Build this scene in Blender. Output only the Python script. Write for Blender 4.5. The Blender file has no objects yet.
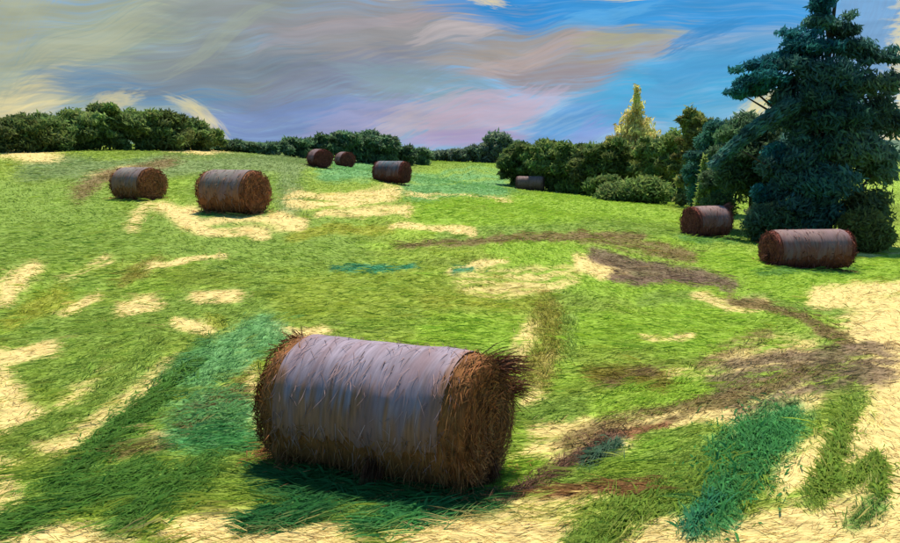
import bpy, math
import numpy as np
from mathutils import Vector, Matrix

R = math.radians
SC = bpy.context.scene
COL = SC.collection

# ------------------------------------------------------------------ camera
F = 900.0; HZ = 152.0; CAMH = 3.2
PITCH = math.atan((271.5 - HZ) / F)
cd = bpy.data.cameras.new('camera'); cam = bpy.data.objects.new('camera', cd); COL.objects.link(cam)
cam.location = (0, 0, CAMH); cam.rotation_euler = (R(90) - PITCH, 0, 0)
cd.sensor_width = 36; cd.lens = 36; cd.clip_end = 6000; cd.clip_start = 0.1
SC.camera = cam

# ------------------------------------------------------------------ light
SC.cycles.max_bounces = 5; SC.cycles.diffuse_bounces = 3; SC.cycles.glossy_bounces = 2; SC.cycles.transmission_bounces = 3
SC.view_settings.view_transform = 'Standard'; SC.view_settings.look = 'None'
SC.view_settings.exposure = 0.6; SC.view_settings.gamma = 1.0
SC.view_settings.use_curve_mapping = False
SUN_EL = R(63); SUN_AZ = R(10)           # azimuth from +Y towards +X: behind the bales
sl = bpy.data.lights.new('sun', 'SUN'); sl.energy = 4.7; sl.angle = R(2.0); sl.color = (1.0, 0.89, 0.74)
so = bpy.data.objects.new('sun', sl); COL.objects.link(so)
sdir = Vector((math.sin(SUN_AZ) * math.cos(SUN_EL), math.cos(SUN_AZ) * math.cos(SUN_EL), math.sin(SUN_EL)))
so.rotation_euler = (-sdir).to_track_quat('-Z', 'Y').to_euler(); so.location = (0, 0, 60)

def lin(r, g, b):
    def f(c):
        c /= 255.0
        return c / 12.92 if c <= 0.04045 else ((c + 0.055) / 1.055) ** 2.4
    return (f(r), f(g), f(b))

W = bpy.data.worlds.new('World'); SC.world = W; W.use_nodes = True
wn = W.node_tree; wn.nodes.clear(); WL = wn.links.new
def WN(t, **k):
    n = wn.nodes.new(t)
    for a, b in k.items(): setattr(n, a, b)
    return n
SKYS = 0.1; SKYK = 0.73
sky = WN('ShaderNodeTexSky', sky_type='NISHITA', sun_disc=False)
sky.sun_elevation = SUN_EL; sky.sun_rotation = SUN_AZ; sky.altitude = 0; sky.ozone_density = 3.0; sky.dust_density = 0.6
geo = WN('ShaderNodeTexCoord')
sep = WN('ShaderNodeSeparateXYZ'); WL(geo.outputs['Generated'], sep.inputs[0])
az = WN('ShaderNodeMath', operation='ARCTAN2'); WL(sep.outputs[0], az.inputs[0]); WL(sep.outputs[1], az.inputs[1])
el = WN('ShaderNodeMath', operation='ARCSINE'); WL(sep.outputs[2], el.inputs[0])
cmb = WN('ShaderNodeCombineXYZ'); WL(az.outputs[0], cmb.inputs[0]); WL(el.outputs[0], cmb.inputs[1])
# gentle swirl of the whole cloud field
wnz = WN('ShaderNodeTexNoise', noise_dimensions='2D'); wnz.inputs['Scale'].default_value = 9; wnz.inputs['Detail'].default_value = 1
WL(cmb.outputs[0], wnz.inputs['Vector'])
wsub = WN('ShaderNodeVectorMath', operation='SUBTRACT'); WL(wnz.outputs['Color'], wsub.inputs[0]); wsub.inputs[1].default_value = (.5, .5, .5)
wsc = WN('ShaderNodeVectorMath', operation='MULTIPLY'); WL(wsub.outputs[0], wsc.inputs[0]); wsc.inputs[1].default_value = (.045, .03, 0)
wad = WN('ShaderNodeVectorMath', operation='ADD'); WL(cmb.outputs[0], wad.inputs[0]); WL(wsc.outputs[0], wad.inputs[1])
P = wad.outputs[0]
def wmix(fac, a, b):
    m = WN('ShaderNodeMix', data_type='RGBA'); m.clamp_factor = True
    if isinstance(fac, float): m.inputs[0].default_value = fac
    else: WL(fac, m.inputs[0])
    for s, v in ((6, a), (7, b)):
        if isinstance(v, tuple): m.inputs[s].default_value = (*[c / SKYS * SKYK for c in v], 1)
        else: WL(v, m.inputs[s])
    return m.outputs[2]
cur = wmix(0.78, sky.outputs[0], lin(78, 150, 205))
# thin cloud veil over the whole dome
vm = WN('ShaderNodeMapping'); WL(P, vm.inputs[0]); vm.inputs['Scale'].default_value = (3.2, 9, 1)
vn = WN('ShaderNodeTexNoise', noise_dimensions='2D'); vn.inputs['Scale'].default_value = 1.6; vn.inputs['Detail'].default_value = 6
WL(vm.outputs[0], vn.inputs['Vector'])
vr = WN('ShaderNodeMapRange', interpolation_type='SMOOTHSTEP'); WL(vn.outputs[0], vr.inputs[0])
vr.inputs[1].default_value = .42; vr.inputs[2].default_value = .68; vr.inputs[4].default_value = .35
cur = wmix(vr.outputs[0], cur, lin(142, 152, 172))
def cloud(px, py, hw, hh, deg, col, op=0.9, soft=0.35, brist=0.55, seed=0.0):
    """one drift of cloud, an elongated patch of the sky around a direction"""
    global cur
    a = math.atan((px - 450) / F); e = math.atan((HZ - py) / F * math.cos(a))
    m = WN('ShaderNodeMapping', vector_type='TEXTURE'); WL(P, m.inputs[0])
    m.inputs['Location'].default_value = (a, e, 0); m.inputs['Rotation'].default_value = (0, 0, R(deg))
    m.inputs['Scale'].default_value = (hw / F, hh / F, 1)
    ln = WN('ShaderNodeVectorMath', operation='LENGTH'); WL(m.outputs[0], ln.inputs[0])
    s = WN('ShaderNodeVectorMath', operation='MULTIPLY_ADD'); WL(m.outputs[0], s.inputs[0])
    s.inputs[1].default_value = (1.3, max(2.2, 5.5 * hh / 26), 1); s.inputs[2].default_value = (seed * 7.3 + px * .37, py * .71, 0)
    n = WN('ShaderNodeTexNoise', noise_dimensions='2D'); WL(s.outputs[0], n.inputs['Vector'])
    n.inputs['Scale'].default_value = 1.3; n.inputs['Detail'].default_value = 3; n.inputs['Roughness'].default_value = .62
    k = WN('ShaderNodeMath', operation='MULTIPLY_ADD'); WL(n.outputs[0], k.inputs[0]); k.inputs[1].default_value = brist * 2; k.inputs[2].default_value = -brist
    ad = WN('ShaderNodeMath', operation='ADD'); WL(ln.outputs['Value'], ad.inputs[0]); WL(k.outputs[0], ad.inputs[1])
    mr = WN('ShaderNodeMapRange', interpolation_type='SMOOTHSTEP'); WL(ad.outputs[0], mr.inputs[0])
    mr.inputs[1].default_value = 1 + soft; mr.inputs[2].default_value = 1 - soft; mr.inputs[3].default_value = 0; mr.inputs[4].default_value = op
    dn = WN('ShaderNodeMath', operation='MULTIPLY_ADD'); WL(n.outputs[0], dn.inputs[0]); dn.inputs[1].default_value = 1.5; dn.inputs[2].default_value = .12
    mm = WN('ShaderNodeMath', operation='MULTIPLY'); WL(mr.outputs[0], mm.inputs[0]); WL(dn.outputs[0], mm.inputs[1])
    cur = wmix(mm.outputs[0], cur, lin(*col))
CL = [  # px, py, half width, half height, tilt, colour, opacity, softness, bristle
 (40, 50, 190, 90, 4, (156, 165, 148), .95, .35, .5),
 (120, 40, 150, 22, 24, (146, 160, 144), .8, .4, .7),
 (60, 70, 120, 20, 30, (172, 176, 150), .7, .4, .9),
 (40, 96, 60, 14, 18, (220, 206, 154), .85, .6, .9),
 (15, 20, 70, 30, 60, (162, 168, 144), .7, .4, .9),
 (220, 84, 150, 26, 2, (118, 142, 150), .8, .4, .6),
 (180, 96, 110, 16, -6, (96, 136, 172), .85, .35, .6),
 (290, 58, 150, 34, 8, (130, 138, 142), .95, .3, .5),
 (270, 70, 130, 10, 10, (112, 126, 142), .7, .4, .8),
 (350, 20, 150, 26, 0, (142, 142, 146), .95, .3, .5),
 (250, 12, 90, 22, 8, (138, 148, 146), .8, .4, .6),
 (430, 44, 130, 26, 3, (148, 146, 148), .95, .3, .5),
 (400, 24, 90, 7, 10, (166, 154, 158), .7, .4, .9),
 (475, 28, 60, 11, 14, (178, 170, 172), .9, .3, .7),
 (320, 92, 110, 22, 16, (122, 130, 152), .85, .35, .7),
 (390, 96, 70, 18, 30, (134, 142, 152), .7, .4, .9),
 (560, 58, 120, 20, 2, (156, 148, 142), .95, .25, .5),
 (520, 62, 70, 9, 14, (176, 160, 158), .8, .3, .8),
 (570, 80, 70, 14, -4, (148, 140, 146), .9, .3, .6),
 (640, 42, 66, 11, 6, (164, 164, 140), .9, .3, .7),
 (430, 86, 80, 14, -8, (128, 152, 160), .75, .4, .6),
 (290, 122, 110, 17, 6, (118, 140, 184), 1.0, .35, .6),
 (380, 122, 70, 18, 10, (150, 152, 186), .9, .35, .7),
 (430, 116, 60, 16, 14, (176, 168, 180), .85, .3, .8),
 (480, 118, 60, 22, 22, (184, 166, 184), .85, .3, .8),
 (470, 140, 70, 9, 4, (164, 152, 190), .85, .4, .6),
 (520, 108, 46, 12, 20, (186, 172, 192), .7, .35, .8),
 (580, 118, 64, 16, 16, (96, 152, 204), .9, .35, .6),
 (600, 124, 40, 10, 30, (128, 150, 206), .8, .35, .7),
 (560, 14, 120, 20, -2, (54, 138, 204), 1.1, .3, .5),
 (690, 22, 120, 20, -2, (62, 146, 208), 1.1, .35, .5),
 (680, 92, 90, 26, 6, (80, 164, 208), 1.1, .3, .5),
 (720, 66, 70, 14, 10, (76, 150, 200), .85, .35, .6),
 (664, 2, 74, 5, 2, (222, 208, 158), .9, .3, .8),
 (470, 4, 24, 7, -10, (214, 200, 160), .85, .3, .8),
 (350, 1, 70, 4, 2, (206, 194, 160), .8, .3, .8),
 (740, 120, 80, 20, 6, (110, 168, 200), .9, .35, .6),
 (640, 104, 50, 9, 24, (92, 160, 206), .8, .3, .8),
 (700, 46, 40, 7, 20, (58, 134, 192), .8, .3, .8),
 (600, 26, 60, 7, 8, (96, 166, 214), .7, .3, .9),
 (330, 40, 60, 6, 14, (152, 150, 158), .7, .3, .9),
 (230, 40, 60, 8, 30, (148, 158, 146), .7, .3, .9),
 (870, 24, 60, 40, 60, (116, 156, 196), .9, .35, .6),
 (905, 130, 26, 110, 0, (232, 216, 156), .9, .3, .6),
 (120, 106, 22, 8, 20, (206, 196, 152), .8, .6, .9),
 (200, 122, 30, 6, -35, (214, 202, 154), .85, .6, .9),
 (752, 108, 22, 11, 40, (222, 208, 146), .9, .5, .8),
]
for i, c in enumerate(CL): cloud(*c[:7], c[7] * .8, c[8] * 1.15, seed=i)
bm_ = WN('ShaderNodeMapping'); WL(P, bm_.inputs[0]); bm_.inputs['Rotation'].default_value = (0, 0, R(-14)); bm_.inputs['Scale'].default_value = (13, 80, 1)
bn_ = WN('ShaderNodeTexNoise', noise_dimensions='2D'); bn_.inputs['Scale'].default_value = 1; bn_.inputs['Detail'].default_value = 4; bn_.inputs['Distortion'].default_value = .25
WL(bm_.outputs[0], bn_.inputs['Vector'])
br_ = WN('ShaderNodeMapRange'); WL(bn_.outputs[0], br_.inputs[0]); br_.inputs[1].default_value = .3; br_.inputs[2].default_value = .7; br_.inputs[3].default_value = .92; br_.inputs[4].default_value = 1.08
bs_ = WN('ShaderNodeVectorMath', operation='SCALE'); WL(cur, bs_.inputs[0]); WL(br_.outputs[0], bs_.inputs['Scale']); cur = bs_.outputs[0]
W.cycles.sampling_method = 'MANUAL'; W.cycles.sample_map_resolution = 256
bg = WN('ShaderNodeBackground'); bg.inputs[1].default_value = SKYS; WL(cur, bg.inputs[0])
wo = WN('ShaderNodeOutputWorld'); WL(bg.outputs[0], wo.inputs[0])

# ------------------------------------------------------------------ helpers
rng = np.random.default_rng(7)
cp, sp = math.cos(PITCH), math.sin(PITCH)
def ray(px, py):
    px = np.asarray(px, float); py = np.asarray(py, float)
    a = (px - 450) / F; b = (271.5 - py) / F
    return np.stack([a, cp + b * sp, -sp + b * cp], -1)
def at(px, py, depth):
    """point on the line of sight through a photo pixel at a distance along +Y"""
    r = ray(px, py); return r * (depth / r[..., 1:2]) + np.array([0, 0, CAMH])
def to_px(x, y, z):
    dz = z - CAMH; fw = y * cp - dz * sp; up = y * sp + dz * cp
    fw = np.maximum(fw, .5)
    return 450 + F * x / fw, 271.5 - F * up / fw

def hash2(ix, iy, s):
    h = (ix.astype(np.int64) * 374761393 + iy.astype(np.int64) * 668265263 + s * 1442695041) & 0xFFFFFFFF
    h = ((h ^ (h >> 13)) * 1274126177) & 0xFFFFFFFF
    return ((h ^ (h >> 16)) & 0xFFFF) / 65535.0
def vnoise(x, y, s=0):
    ix = np.floor(x); iy = np.floor(y); fx = x - ix; fy = y - iy
    fx = fx * fx * (3 - 2 * fx); fy = fy * fy * (3 - 2 * fy)
    a = hash2(ix, iy, s); b = hash2(ix + 1, iy, s); c = hash2(ix, iy + 1, s); d = hash2(ix + 1, iy + 1, s)
    return (a * (1 - fx) + b * fx) * (1 - fy) + (c * (1 - fx) + d * fx) * fy
def sstep(a, b, x):
    t = np.clip((x - a) / (b - a), 0, 1); return t * t * (3 - 2 * t)

# ------------------------------------------------------------------ terrain
ctrl = []
def cpt(px, py, d): ctrl.append(tuple(at(px, py, d)))
for x, y, z in ((-4, 6, 0), (0, 6, 0), (4, 6, 0), (-9, 7, .15), (9, 7, -.1), (0, -5, 0), (-12, 0, .3), (12, 0, -.1), (-4, 14, .2), (5, 14, -.15)):
    ctrl.append((x, y, z))
cpt(390, 474, 9.2); cpt(233, 211, 29); cpt(140, 199, 35); cpt(322, 167, 60); cpt(392, 183, 57); cpt(530, 190, 90)
cpt(808, 268, 31); cpt(708, 236, 39); cpt(0, 152, 68); cpt(100, 149, 78); cpt(200, 150, 86); cpt(300, 158, 96)
cpt(400, 163, 110); cpt(460, 162, 150); cpt(505, 163, 150); cpt(560, 188, 95); cpt(640, 202, 72); cpt(780, 243, 42)
cpt(890, 243, 42); cpt(690, 212, 55); cpt(960, 230, 45); cpt(-60, 160, 60); cpt(-40, 250, 25); cpt(940, 300, 24)
for x, y, z in ((-160, 90, 6), (120, 90, -.5), (-80, 180, 5), (0, 230, 1.5), (90, 200, .5), (-160, 260, 6), (160, 260, 1)):
    ctrl.append((x, y, z))
ctrl = np.array(ctrl)
def _k(r2): return 0.5 * r2 * np.log(r2 + 1e-9)
_sc = 50.0
_A = ctrl[:, :2] / _sc
_n = len(_A)
_K = _k(((_A[:, None] - _A[None]) ** 2).sum(-1)) + np.eye(_n) * 2e-4
_Pm = np.c_[np.ones(_n), _A]
_S = np.block([[_K, _Pm], [_Pm.T, np.zeros((3, 3))]])
_w = np.linalg.solve(_S, np.r_[ctrl[:, 2], 0, 0, 0])
def height(x, y):
    x = np.asarray(x, float); y = np.asarray(y, float)
    sh = x.shape; q = np.c_[x.ravel(), y.ravel()]
    q2 = np.clip(q, [-165, -8], [165, 262]) / _sc
    z = _Pz = np.c_[np.ones(len(q2)), q2] @ _w[_n:]
    for i in range(_n):
        z = z + _w[i] * _k(((q2 - _A[i]) ** 2).sum(-1))
    far = sstep(150, 420, np.hypot(q[:, 0], q[:, 1]))
    z = z * (1 - far) + 1.0 * far
    z = z + 0.05 * (vnoise(q[:, 0] * .6, q[:, 1] * .6, 3) - .5) * (1 - far) + 0.025 * (vnoise(q[:, 0] * 2.2, q[:, 1] * 2.2, 4) - .5) * (1 - far)
    return z.reshape(sh)
def ground(px, py):
    """where the line of sight through a photo pixel meets the ground"""
    r = ray(px, py); r = r / r[1]
    ds = np.exp(np.linspace(math.log(4), math.log(300), 700))
    g = (CAMH + r[2] * ds) - height(r[0] * ds, ds)
    i = np.argmax(g < 0) if (g < 0).any() else len(ds) - 1
    d = ds[i]
    return np.array([r[0] * d, d, float(height(np.array([r[0] * d]), np.array([d]))[0])])

# ------------------------------------------------------------------ what covers the meadow
GR = lin
C = dict(
 cream=GR(218, 194, 126), straw=GR(206, 186, 110), green=GR(140, 158, 58), bright=GR(138, 169, 55), mid=GR(124, 150, 62),
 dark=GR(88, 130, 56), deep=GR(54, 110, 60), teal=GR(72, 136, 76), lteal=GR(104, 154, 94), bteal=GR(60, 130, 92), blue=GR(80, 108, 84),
 brown=GR(122, 104, 66), mauve=GR(116, 96, 78), olive=GR(128, 122, 50), yell=GR(150, 156, 56), sage=GR(120, 140, 84), rust=GR(132, 92, 62), purple=GR(106, 80, 64))
# colour, width, how dense, blade height, photo polyline
ST = [
 ('bright', 60, .8, 1, [(520, 240), (700, 300), (860, 290)]), ('bright', 50, .8, 1, [(440, 215), (560, 210), (670, 225)]),
 ('bright', 40, .8, 1, [(440, 330), (640, 330), (760, 340)]), ('bright', 30, .8, 1, [(700, 262), (890, 268)]),
 ('mid', 60, .7, 1, [(0, 240), (160, 235), (330, 250)]), ('mid', 50, .7, 1, [(40, 340), (150, 320), (260, 300)]),
 ('mid', 40, .7, 1, [(0, 200), (90, 205)]), ('sage', 24, .8, 1, [(30, 170), (120, 168), (300, 160)]),
 ('green', 50, .7, 1, [(300, 300), (450, 290), (520, 300)]), ('mid', 22, .7, 1, [(200, 190), (300, 185)]),
 ('lteal', 22, .7, 1, [(330, 172), (366, 170)]), ('lteal', 30, .6, 1, [(420, 188), (500, 182)]), ('sage', 26, .8, 1, [(290, 160), (288, 204)]),
 ('yell', 12, .7, 1, [(290, 236), (385, 228)]), ('yell', 22, .6, 1, [(15, 320), (60, 296)]), ('olive', 14, .6, 1, [(120, 282), (160, 262)]),
 ('yell', 16, .5, 1, [(210, 320), (240, 340), (255, 365)]), ('yell', 20, .5, 1, [(430, 300), (520, 300)]),
 ('mid', 14, .8, 1, [(440, 240), (600, 226), (680, 232)]), ('mid', 12, .7, 1, [(640, 300), (760, 300), (860, 318)]),
 # pale dry stubble
 ('cream', 14, .9, 0, [(0, 153), (48, 156)]), ('cream', 7, 1, 0, [(172, 147), (240, 149)]), ('cream', 8, .8, 0, [(96, 176), (128, 166)]),
 ('cream', 12, .9, 0, [(148, 200), (134, 226)]), ('cream', 16, .9, 0, [(162, 206), (206, 232)]), ('cream', 16, .85, 0, [(186, 214), (300, 222)]),
 ('cream', 10, .8, 0, [(206, 234), (262, 232)]), ('cream', 18, .8, 0, [(290, 202), (392, 194)]), ('cream', 9, .7, 0, [(320, 214), (410, 210)]),
 ('cream', 8, .8, 0, [(392, 224), (470, 232)]), ('cream', 7, .6, 0, [(410, 196), (510, 200)]), ('cream', 7, .95, 0, [(150, 268), (226, 258)]),
 ('cream', 16, .95, 0, [(198, 299), (238, 297)]), ('cream', 16, .9, 0, [(180, 324), (204, 332)]), ('cream', 16, .9, 0, [(122, 312), (156, 304)]),
 ('cream', 9, .8, 0, [(60, 312), (92, 300)]), ('cream', 24, .9, 0, [(0, 296), (32, 272)]), ('cream', 18, .95, 0, [(18, 356), (50, 350)]),
 ('cream', 10, .7, 0, [(70, 280), (110, 262)]), ('cream', 44, .85, 0, [(10, 400), (34, 430)]), ('cream', 24, .8, 0, [(0, 360), (4, 500)]), 
 ('cream', 26, .8, 0, [(60, 440), (180, 366)]), ('cream', 22, .6, 0, [(70, 400), (130, 370)]), ('cream', 18, .7, 0, [(150, 440), (200, 420)]),
 ('cream', 12, .8, 0, [(246, 360), (258, 400), (250, 430)]), ('cream', 14, .9, 0, [(268, 330), (320, 334)]), ('cream', 14, .8, 0, [(236, 440), (262, 436)]),
 ('cream', 40, .95, 0, [(0, 540), (110, 540)]), ('cream', 50, .95, 0, [(190, 536), (330, 540)]), ('cream', 46, .95, 0, [(410, 534), (560, 536)]),
 ('cream', 18, .7, 0, [(500, 512), (600, 492)]), ('cream', 14, .9, 0, [(430, 516), (500, 504)]), ('cream', 34, .8, 0, [(530, 462), (610, 440)]),
 ('cream', 20, .8, 0, [(540, 430), (720, 414)]), ('cream', 18, .8, 0, [(528, 404), (552, 356)]), ('cream', 16, .7, 0, [(520, 360), (530, 330)]),
 ('cream', 10, .8, 0, [(452, 272), (500, 262)]), ('cream', 24, .5, 0, [(470, 284), (570, 280)]), ('cream', 14, .85, 0, [(580, 264), (622, 274)]),
 ('cream', 8, .7, 0, [(640, 340), (690, 334)]), ('cream', 14, .7, 0, [(650, 380), (720, 372)]), ('cream', 30, .6, 0, [(730, 360), (800, 350)]),
 ('cream', 6, .9, 0, [(556, 190), (612, 189)]), ('cream', 8, .9, 0, [(612, 193), (630, 196)]), ('cream', 5, .7, 0, [(520, 185), (600, 182)]),
 ('cream', 26, .8, 0, [(820, 300), (900, 292)]), ('cream', 60, .9, 0, [(872, 330), (930, 330)]), ('cream', 90, .97, 0, [(912, 340), (900, 560)]),
 ('cream', 90, .97, 0, [(800, 540), (940, 520)]), ('cream', 60, .9, 0, [(600, 550), (760, 545)]), ('cream', 46, .8, 0, [(800, 470), (850, 440)]),
 ('cream', 30, .7, 0, [(740, 420), (800, 400)]), ('cream', 14, .7, 0, [(700, 300), (760, 306)]), ('cream', 8, .6, 0, [(840, 250), (900, 252)]),
 # greens over it
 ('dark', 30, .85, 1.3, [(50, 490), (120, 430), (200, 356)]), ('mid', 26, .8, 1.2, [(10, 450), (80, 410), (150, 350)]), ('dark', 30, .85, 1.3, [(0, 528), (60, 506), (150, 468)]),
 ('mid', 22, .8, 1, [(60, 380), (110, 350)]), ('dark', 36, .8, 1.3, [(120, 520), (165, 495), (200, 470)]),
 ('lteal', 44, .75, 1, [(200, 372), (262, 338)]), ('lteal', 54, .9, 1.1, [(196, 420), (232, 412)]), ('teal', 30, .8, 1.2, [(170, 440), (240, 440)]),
 ('deep', 46, .9, 1.3, [(270, 480), (380, 492), (480, 498)]), ('deep', 26, .9, 1.3, [(250, 524), (320, 506)]), ('teal', 30, .85, 1.3, [(370, 524), (430, 512)]),  # the widest deep stroke paints the big bale's shadow into the grass
 ('bteal', 8, .95, 1, [(334, 271), (372, 270), (416, 266)]), ('bteal', 6, .8, 1, [(455, 272), (474, 270)]),
 ('teal', 66, .85, 1.2, [(712, 500), (738, 460), (770, 430)]), ('bteal', 18, .9, 1.2, [(690, 528), (722, 486)]), ('mid', 44, .85, 1.2, [(590, 540), (650, 500), (720, 470)]),
 ('mid', 22, .9, 1.2, [(816, 500), (836, 450), (852, 400)]), ('mid', 16, .85, 1.2, [(850, 482), (880, 460), (876, 500)]), ('dark', 24, .7, 1.2, [(860, 520), (880, 505)]),
 ('bright', 26, .8, 1.1, [(480, 480), (540, 470)]), ('mid', 24, .8, 1.1, [(530, 416), (580, 408)]), ('bright', 28, .7, 1, [(600, 410), (720, 380)]),
 ('olive', 34, .6, 1.2, [(546, 316), (552, 340), (540, 372)]), ('mid', 16, .7, 1.2, [(570, 320), (572, 352)]),
 ('olive', 22, .85, 1, [(598, 372), (656, 380)]), ('brown', 14, .8, 1, [(610, 380), (650, 374)]),
 # brown raked hay and trodden track
 ('brown', 9, .65, .7, [(396, 247), (470, 241), (560, 240), (640, 236)]), ('brown', 14, .65, .7, [(580, 238), (640, 246), (690, 258)]),
 ('mauve', 15, .7, .7, [(596, 258), (660, 268), (728, 284)]), ('mauve', 12, .8, .7, [(620, 276), (700, 284)]),
 ('brown', 10, .7, .8, [(730, 296), (800, 318), (850, 344)]), ('mauve', 54, .56, .8, [(740, 384), (800, 372), (868, 366)]),
 ('brown', 20, .55, .8, [(570, 440), (640, 418), (720, 400), (800, 372)]), ('rust', 10, .7, .8, [(600, 438), (660, 424)]), ('brown', 14, .5, .8, [(700, 360), (770, 338)]),
 ('purple', 16, .85, .9, [(506, 498), (560, 468), (612, 436)]), ('rust', 14, .7, .9, [(545, 490), (650, 488)]), ('blue', 16, .85, 1, [(590, 464), (616, 444)]),
 ('rust', 14, .75, .9, [(268, 452), (330, 434)]), ('rust', 26, .45, .9, [(190, 420), (240, 390)]), ('brown', 18, .4, .9, [(110, 455), (160, 440)]),
 ('brown', 16, .7, .9, [(78, 194), (108, 176), (168, 162)]),
 ('dark', 10, .8, 1.1, [(206, 212), (262, 214)]), ('dark', 8, .8, 1, [(682, 240), (740, 240)]), ('dark', 10, .8, 1, [(760, 272), (856, 270)]),  # shadows at the feet of three bales, painted as darker grass
]
def cover(px, py):
    """colour, cover height and stroke direction of the meadow at photo positions"""
    n = len(px)
    jx = px + 10 * (vnoise(px * .035, py * .05, 11) - .5) + 5 * (vnoise(px * .12, py * .16, 12) - .5)
    jy = py + 8 * (vnoise(px * .03, py * .05, 13) - .5) + 4 * (vnoise(px * .11, py * .17, 14) - .5)
    v = vnoise(px * .012, py * .035, 15)[:, None]; v2 = vnoise(px * .03 + 9, py * .11, 16)[:, None]
    wv = 14 * (vnoise(px * .006, py * .02, 41) - .5); bnd = vnoise(px * .009, (py + px * .12 + wv) * .30, 42)[:, None]
    base = np.array(C['green']) * (1 - v) + np.array(C['mid']) * v
    base = base * (1 - .5 * sstep(.5, .9, v2)) + np.array(C['bright']) * .5 * sstep(.5, .9, v2)
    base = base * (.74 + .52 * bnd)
    dx = np.ones(n); dy = -.12 + .5 * (vnoise(px * .008, py * .014, 17) - .5)
    hgt = np.ones(n)
    for k, (c, w, op, h, pts) in enumerate(ST):
        p = np.array(pts, float); lo = p.min(0) - w; hi = p.max(0) + w
        m = np.where((jx > lo[0]) & (jx < hi[0]) & (jy > lo[1]) & (jy < hi[1]))[0]
        if not len(m): continue
        X, Y = jx[m], jy[m]; best = np.full(len(m), 1e9); bx = np.ones(len(m)); by = np.zeros(len(m)); al = np.zeros(len(m)); acc = 0; ac = np.zeros(len(m))
        for a, b in zip(p[:-1], p[1:]):
            d = b - a; L = np.hypot(*d); u = d / L
            t = (X - a[0]) * u[0] + (Y - a[1]) * u[1]; s = (X - a[0]) * -u[1] + (Y - a[1]) * u[0]
            over = np.maximum(0, np.maximum(-t, t - L))
            dist = np.hypot(over * .8, s)
            g = dist < best
            best[g] = dist[g]; bx[g] = u[0]; by[g] = u[1]; al[g] = (acc + t)[g]; ac[g] = s[g]; acc += L
        br = vnoise(al * .02 + k * 3.1, ac * .33 + k, 20 + k)            # bristle streaks along the stroke
        br2 = vnoise(al * .035 + k * 5.7, ac * .8 + k, 120 + k); br = .6 * br + .4 * br2
        a_ = sstep(1.2, .6, best / (w * .5) + .8 * (br - .5))
        if c == 'cream' and w < 40: op = op * .84
        a_ = a_ * np.where(br < op, 1, np.maximum(0, 1 - (br - op) * 6)) * (0.55 + .45 * min(1, op + .15))
        base[m] = base[m] * (1 - a_[:, None]) + np.array(C[c]) * a_[:, None]
        hgt[m] = hgt[m] * (1 - a_) + h * a_
        g = a_ > .4
        dx[m[g]] = bx[g]; dy[m[g]] = by[g]
    return base, hgt, dx, dy

# ------------------------------------------------------------------ materials
def mat(name, rough=.9, bump=0, bscale=40, attr='Col', tint=None, vary=.25, vscale=6, transl=0, spec=.15):
    m = bpy.data.materials.new(name); m.use_nodes = True; nt = m.node_tree; N = nt.nodes; L = nt.links.new
    b = N['Principled BSDF']; b.inputs['Roughness'].default_value = rough; b.inputs['Specular IOR Level'].default_value = spec
    if tint is None:
        a = N.new('ShaderNodeAttribute'); a.attribute_name = attr; c = a.outputs['Color']
    else:
        a = N.new('ShaderNodeRGB'); a.outputs[0].default_value = (*tint, 1); c = a.outputs[0]
    tc = N.new('ShaderNodeTexCoord')
    if vary:
        nz = N.new('ShaderNodeTexNoise'); nz.inputs['Scale'].default_value = vscale; nz.inputs['Detail'].default_value = 6; L(tc.outputs['Object'], nz.inputs['Vector'])
        mr = N.new('ShaderNodeMapRange'); L(nz.outputs[0], mr.inputs[0]); mr.inputs[1].default_value = .3; mr.inputs[2].default_value = .7
        mr.inputs[3].default_value = 1 - vary; mr.inputs[4].default_value = 1 + vary
        mu = N.new('ShaderNodeVectorMath'); mu.operation = 'SCALE'; L(c, mu.inputs[0]); L(mr.outputs[0], mu.inputs['Scale']); c = mu.outputs[0]
    L(c, b.inputs['Base Color'])
    if bump:
        nb = N.new('ShaderNodeTexNoise'); nb.inputs['Scale'].default_value = bscale; nb.inputs['Detail'].default_value = 5; L(tc.outputs['Object'], nb.inputs['Vector'])
        bp = N.new('ShaderNodeBump'); bp.inputs['Strength'].default_value = bump; bp.inputs['Distance'].default_value = .03
        L(nb.outputs[0], bp.inputs['Height']); L(bp.outputs[0], b.inputs['Normal'])
    if transl:
        t = N.new('ShaderNodeBsdfTranslucent'); L(c, t.inputs[0]); mx = N.new('ShaderNodeMixShader'); mx.inputs[0].default_value = transl
        L(b.outputs[0], mx.inputs[1]); L(t.outputs[0], mx.inputs[2]); L(mx.outputs[0], N['Material Output'].inputs[0])
    return m
M_ground = mat('meadow_soil', .95, .9, 30, vary=.26, vscale=5)
M_grass = mat('grass_blades', .85, transl=.5, vary=0, spec=.06)
M_hay = mat('dry_hay', .9, vary=.2, vscale=5, transl=.1)
M_leaf = mat('leaves', .8, transl=.45, vary=0, spec=.08)
M_bark = mat('bark', .95, .8, 30, tint=(.07, .055, .04), vary=.4, vscale=8)

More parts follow.
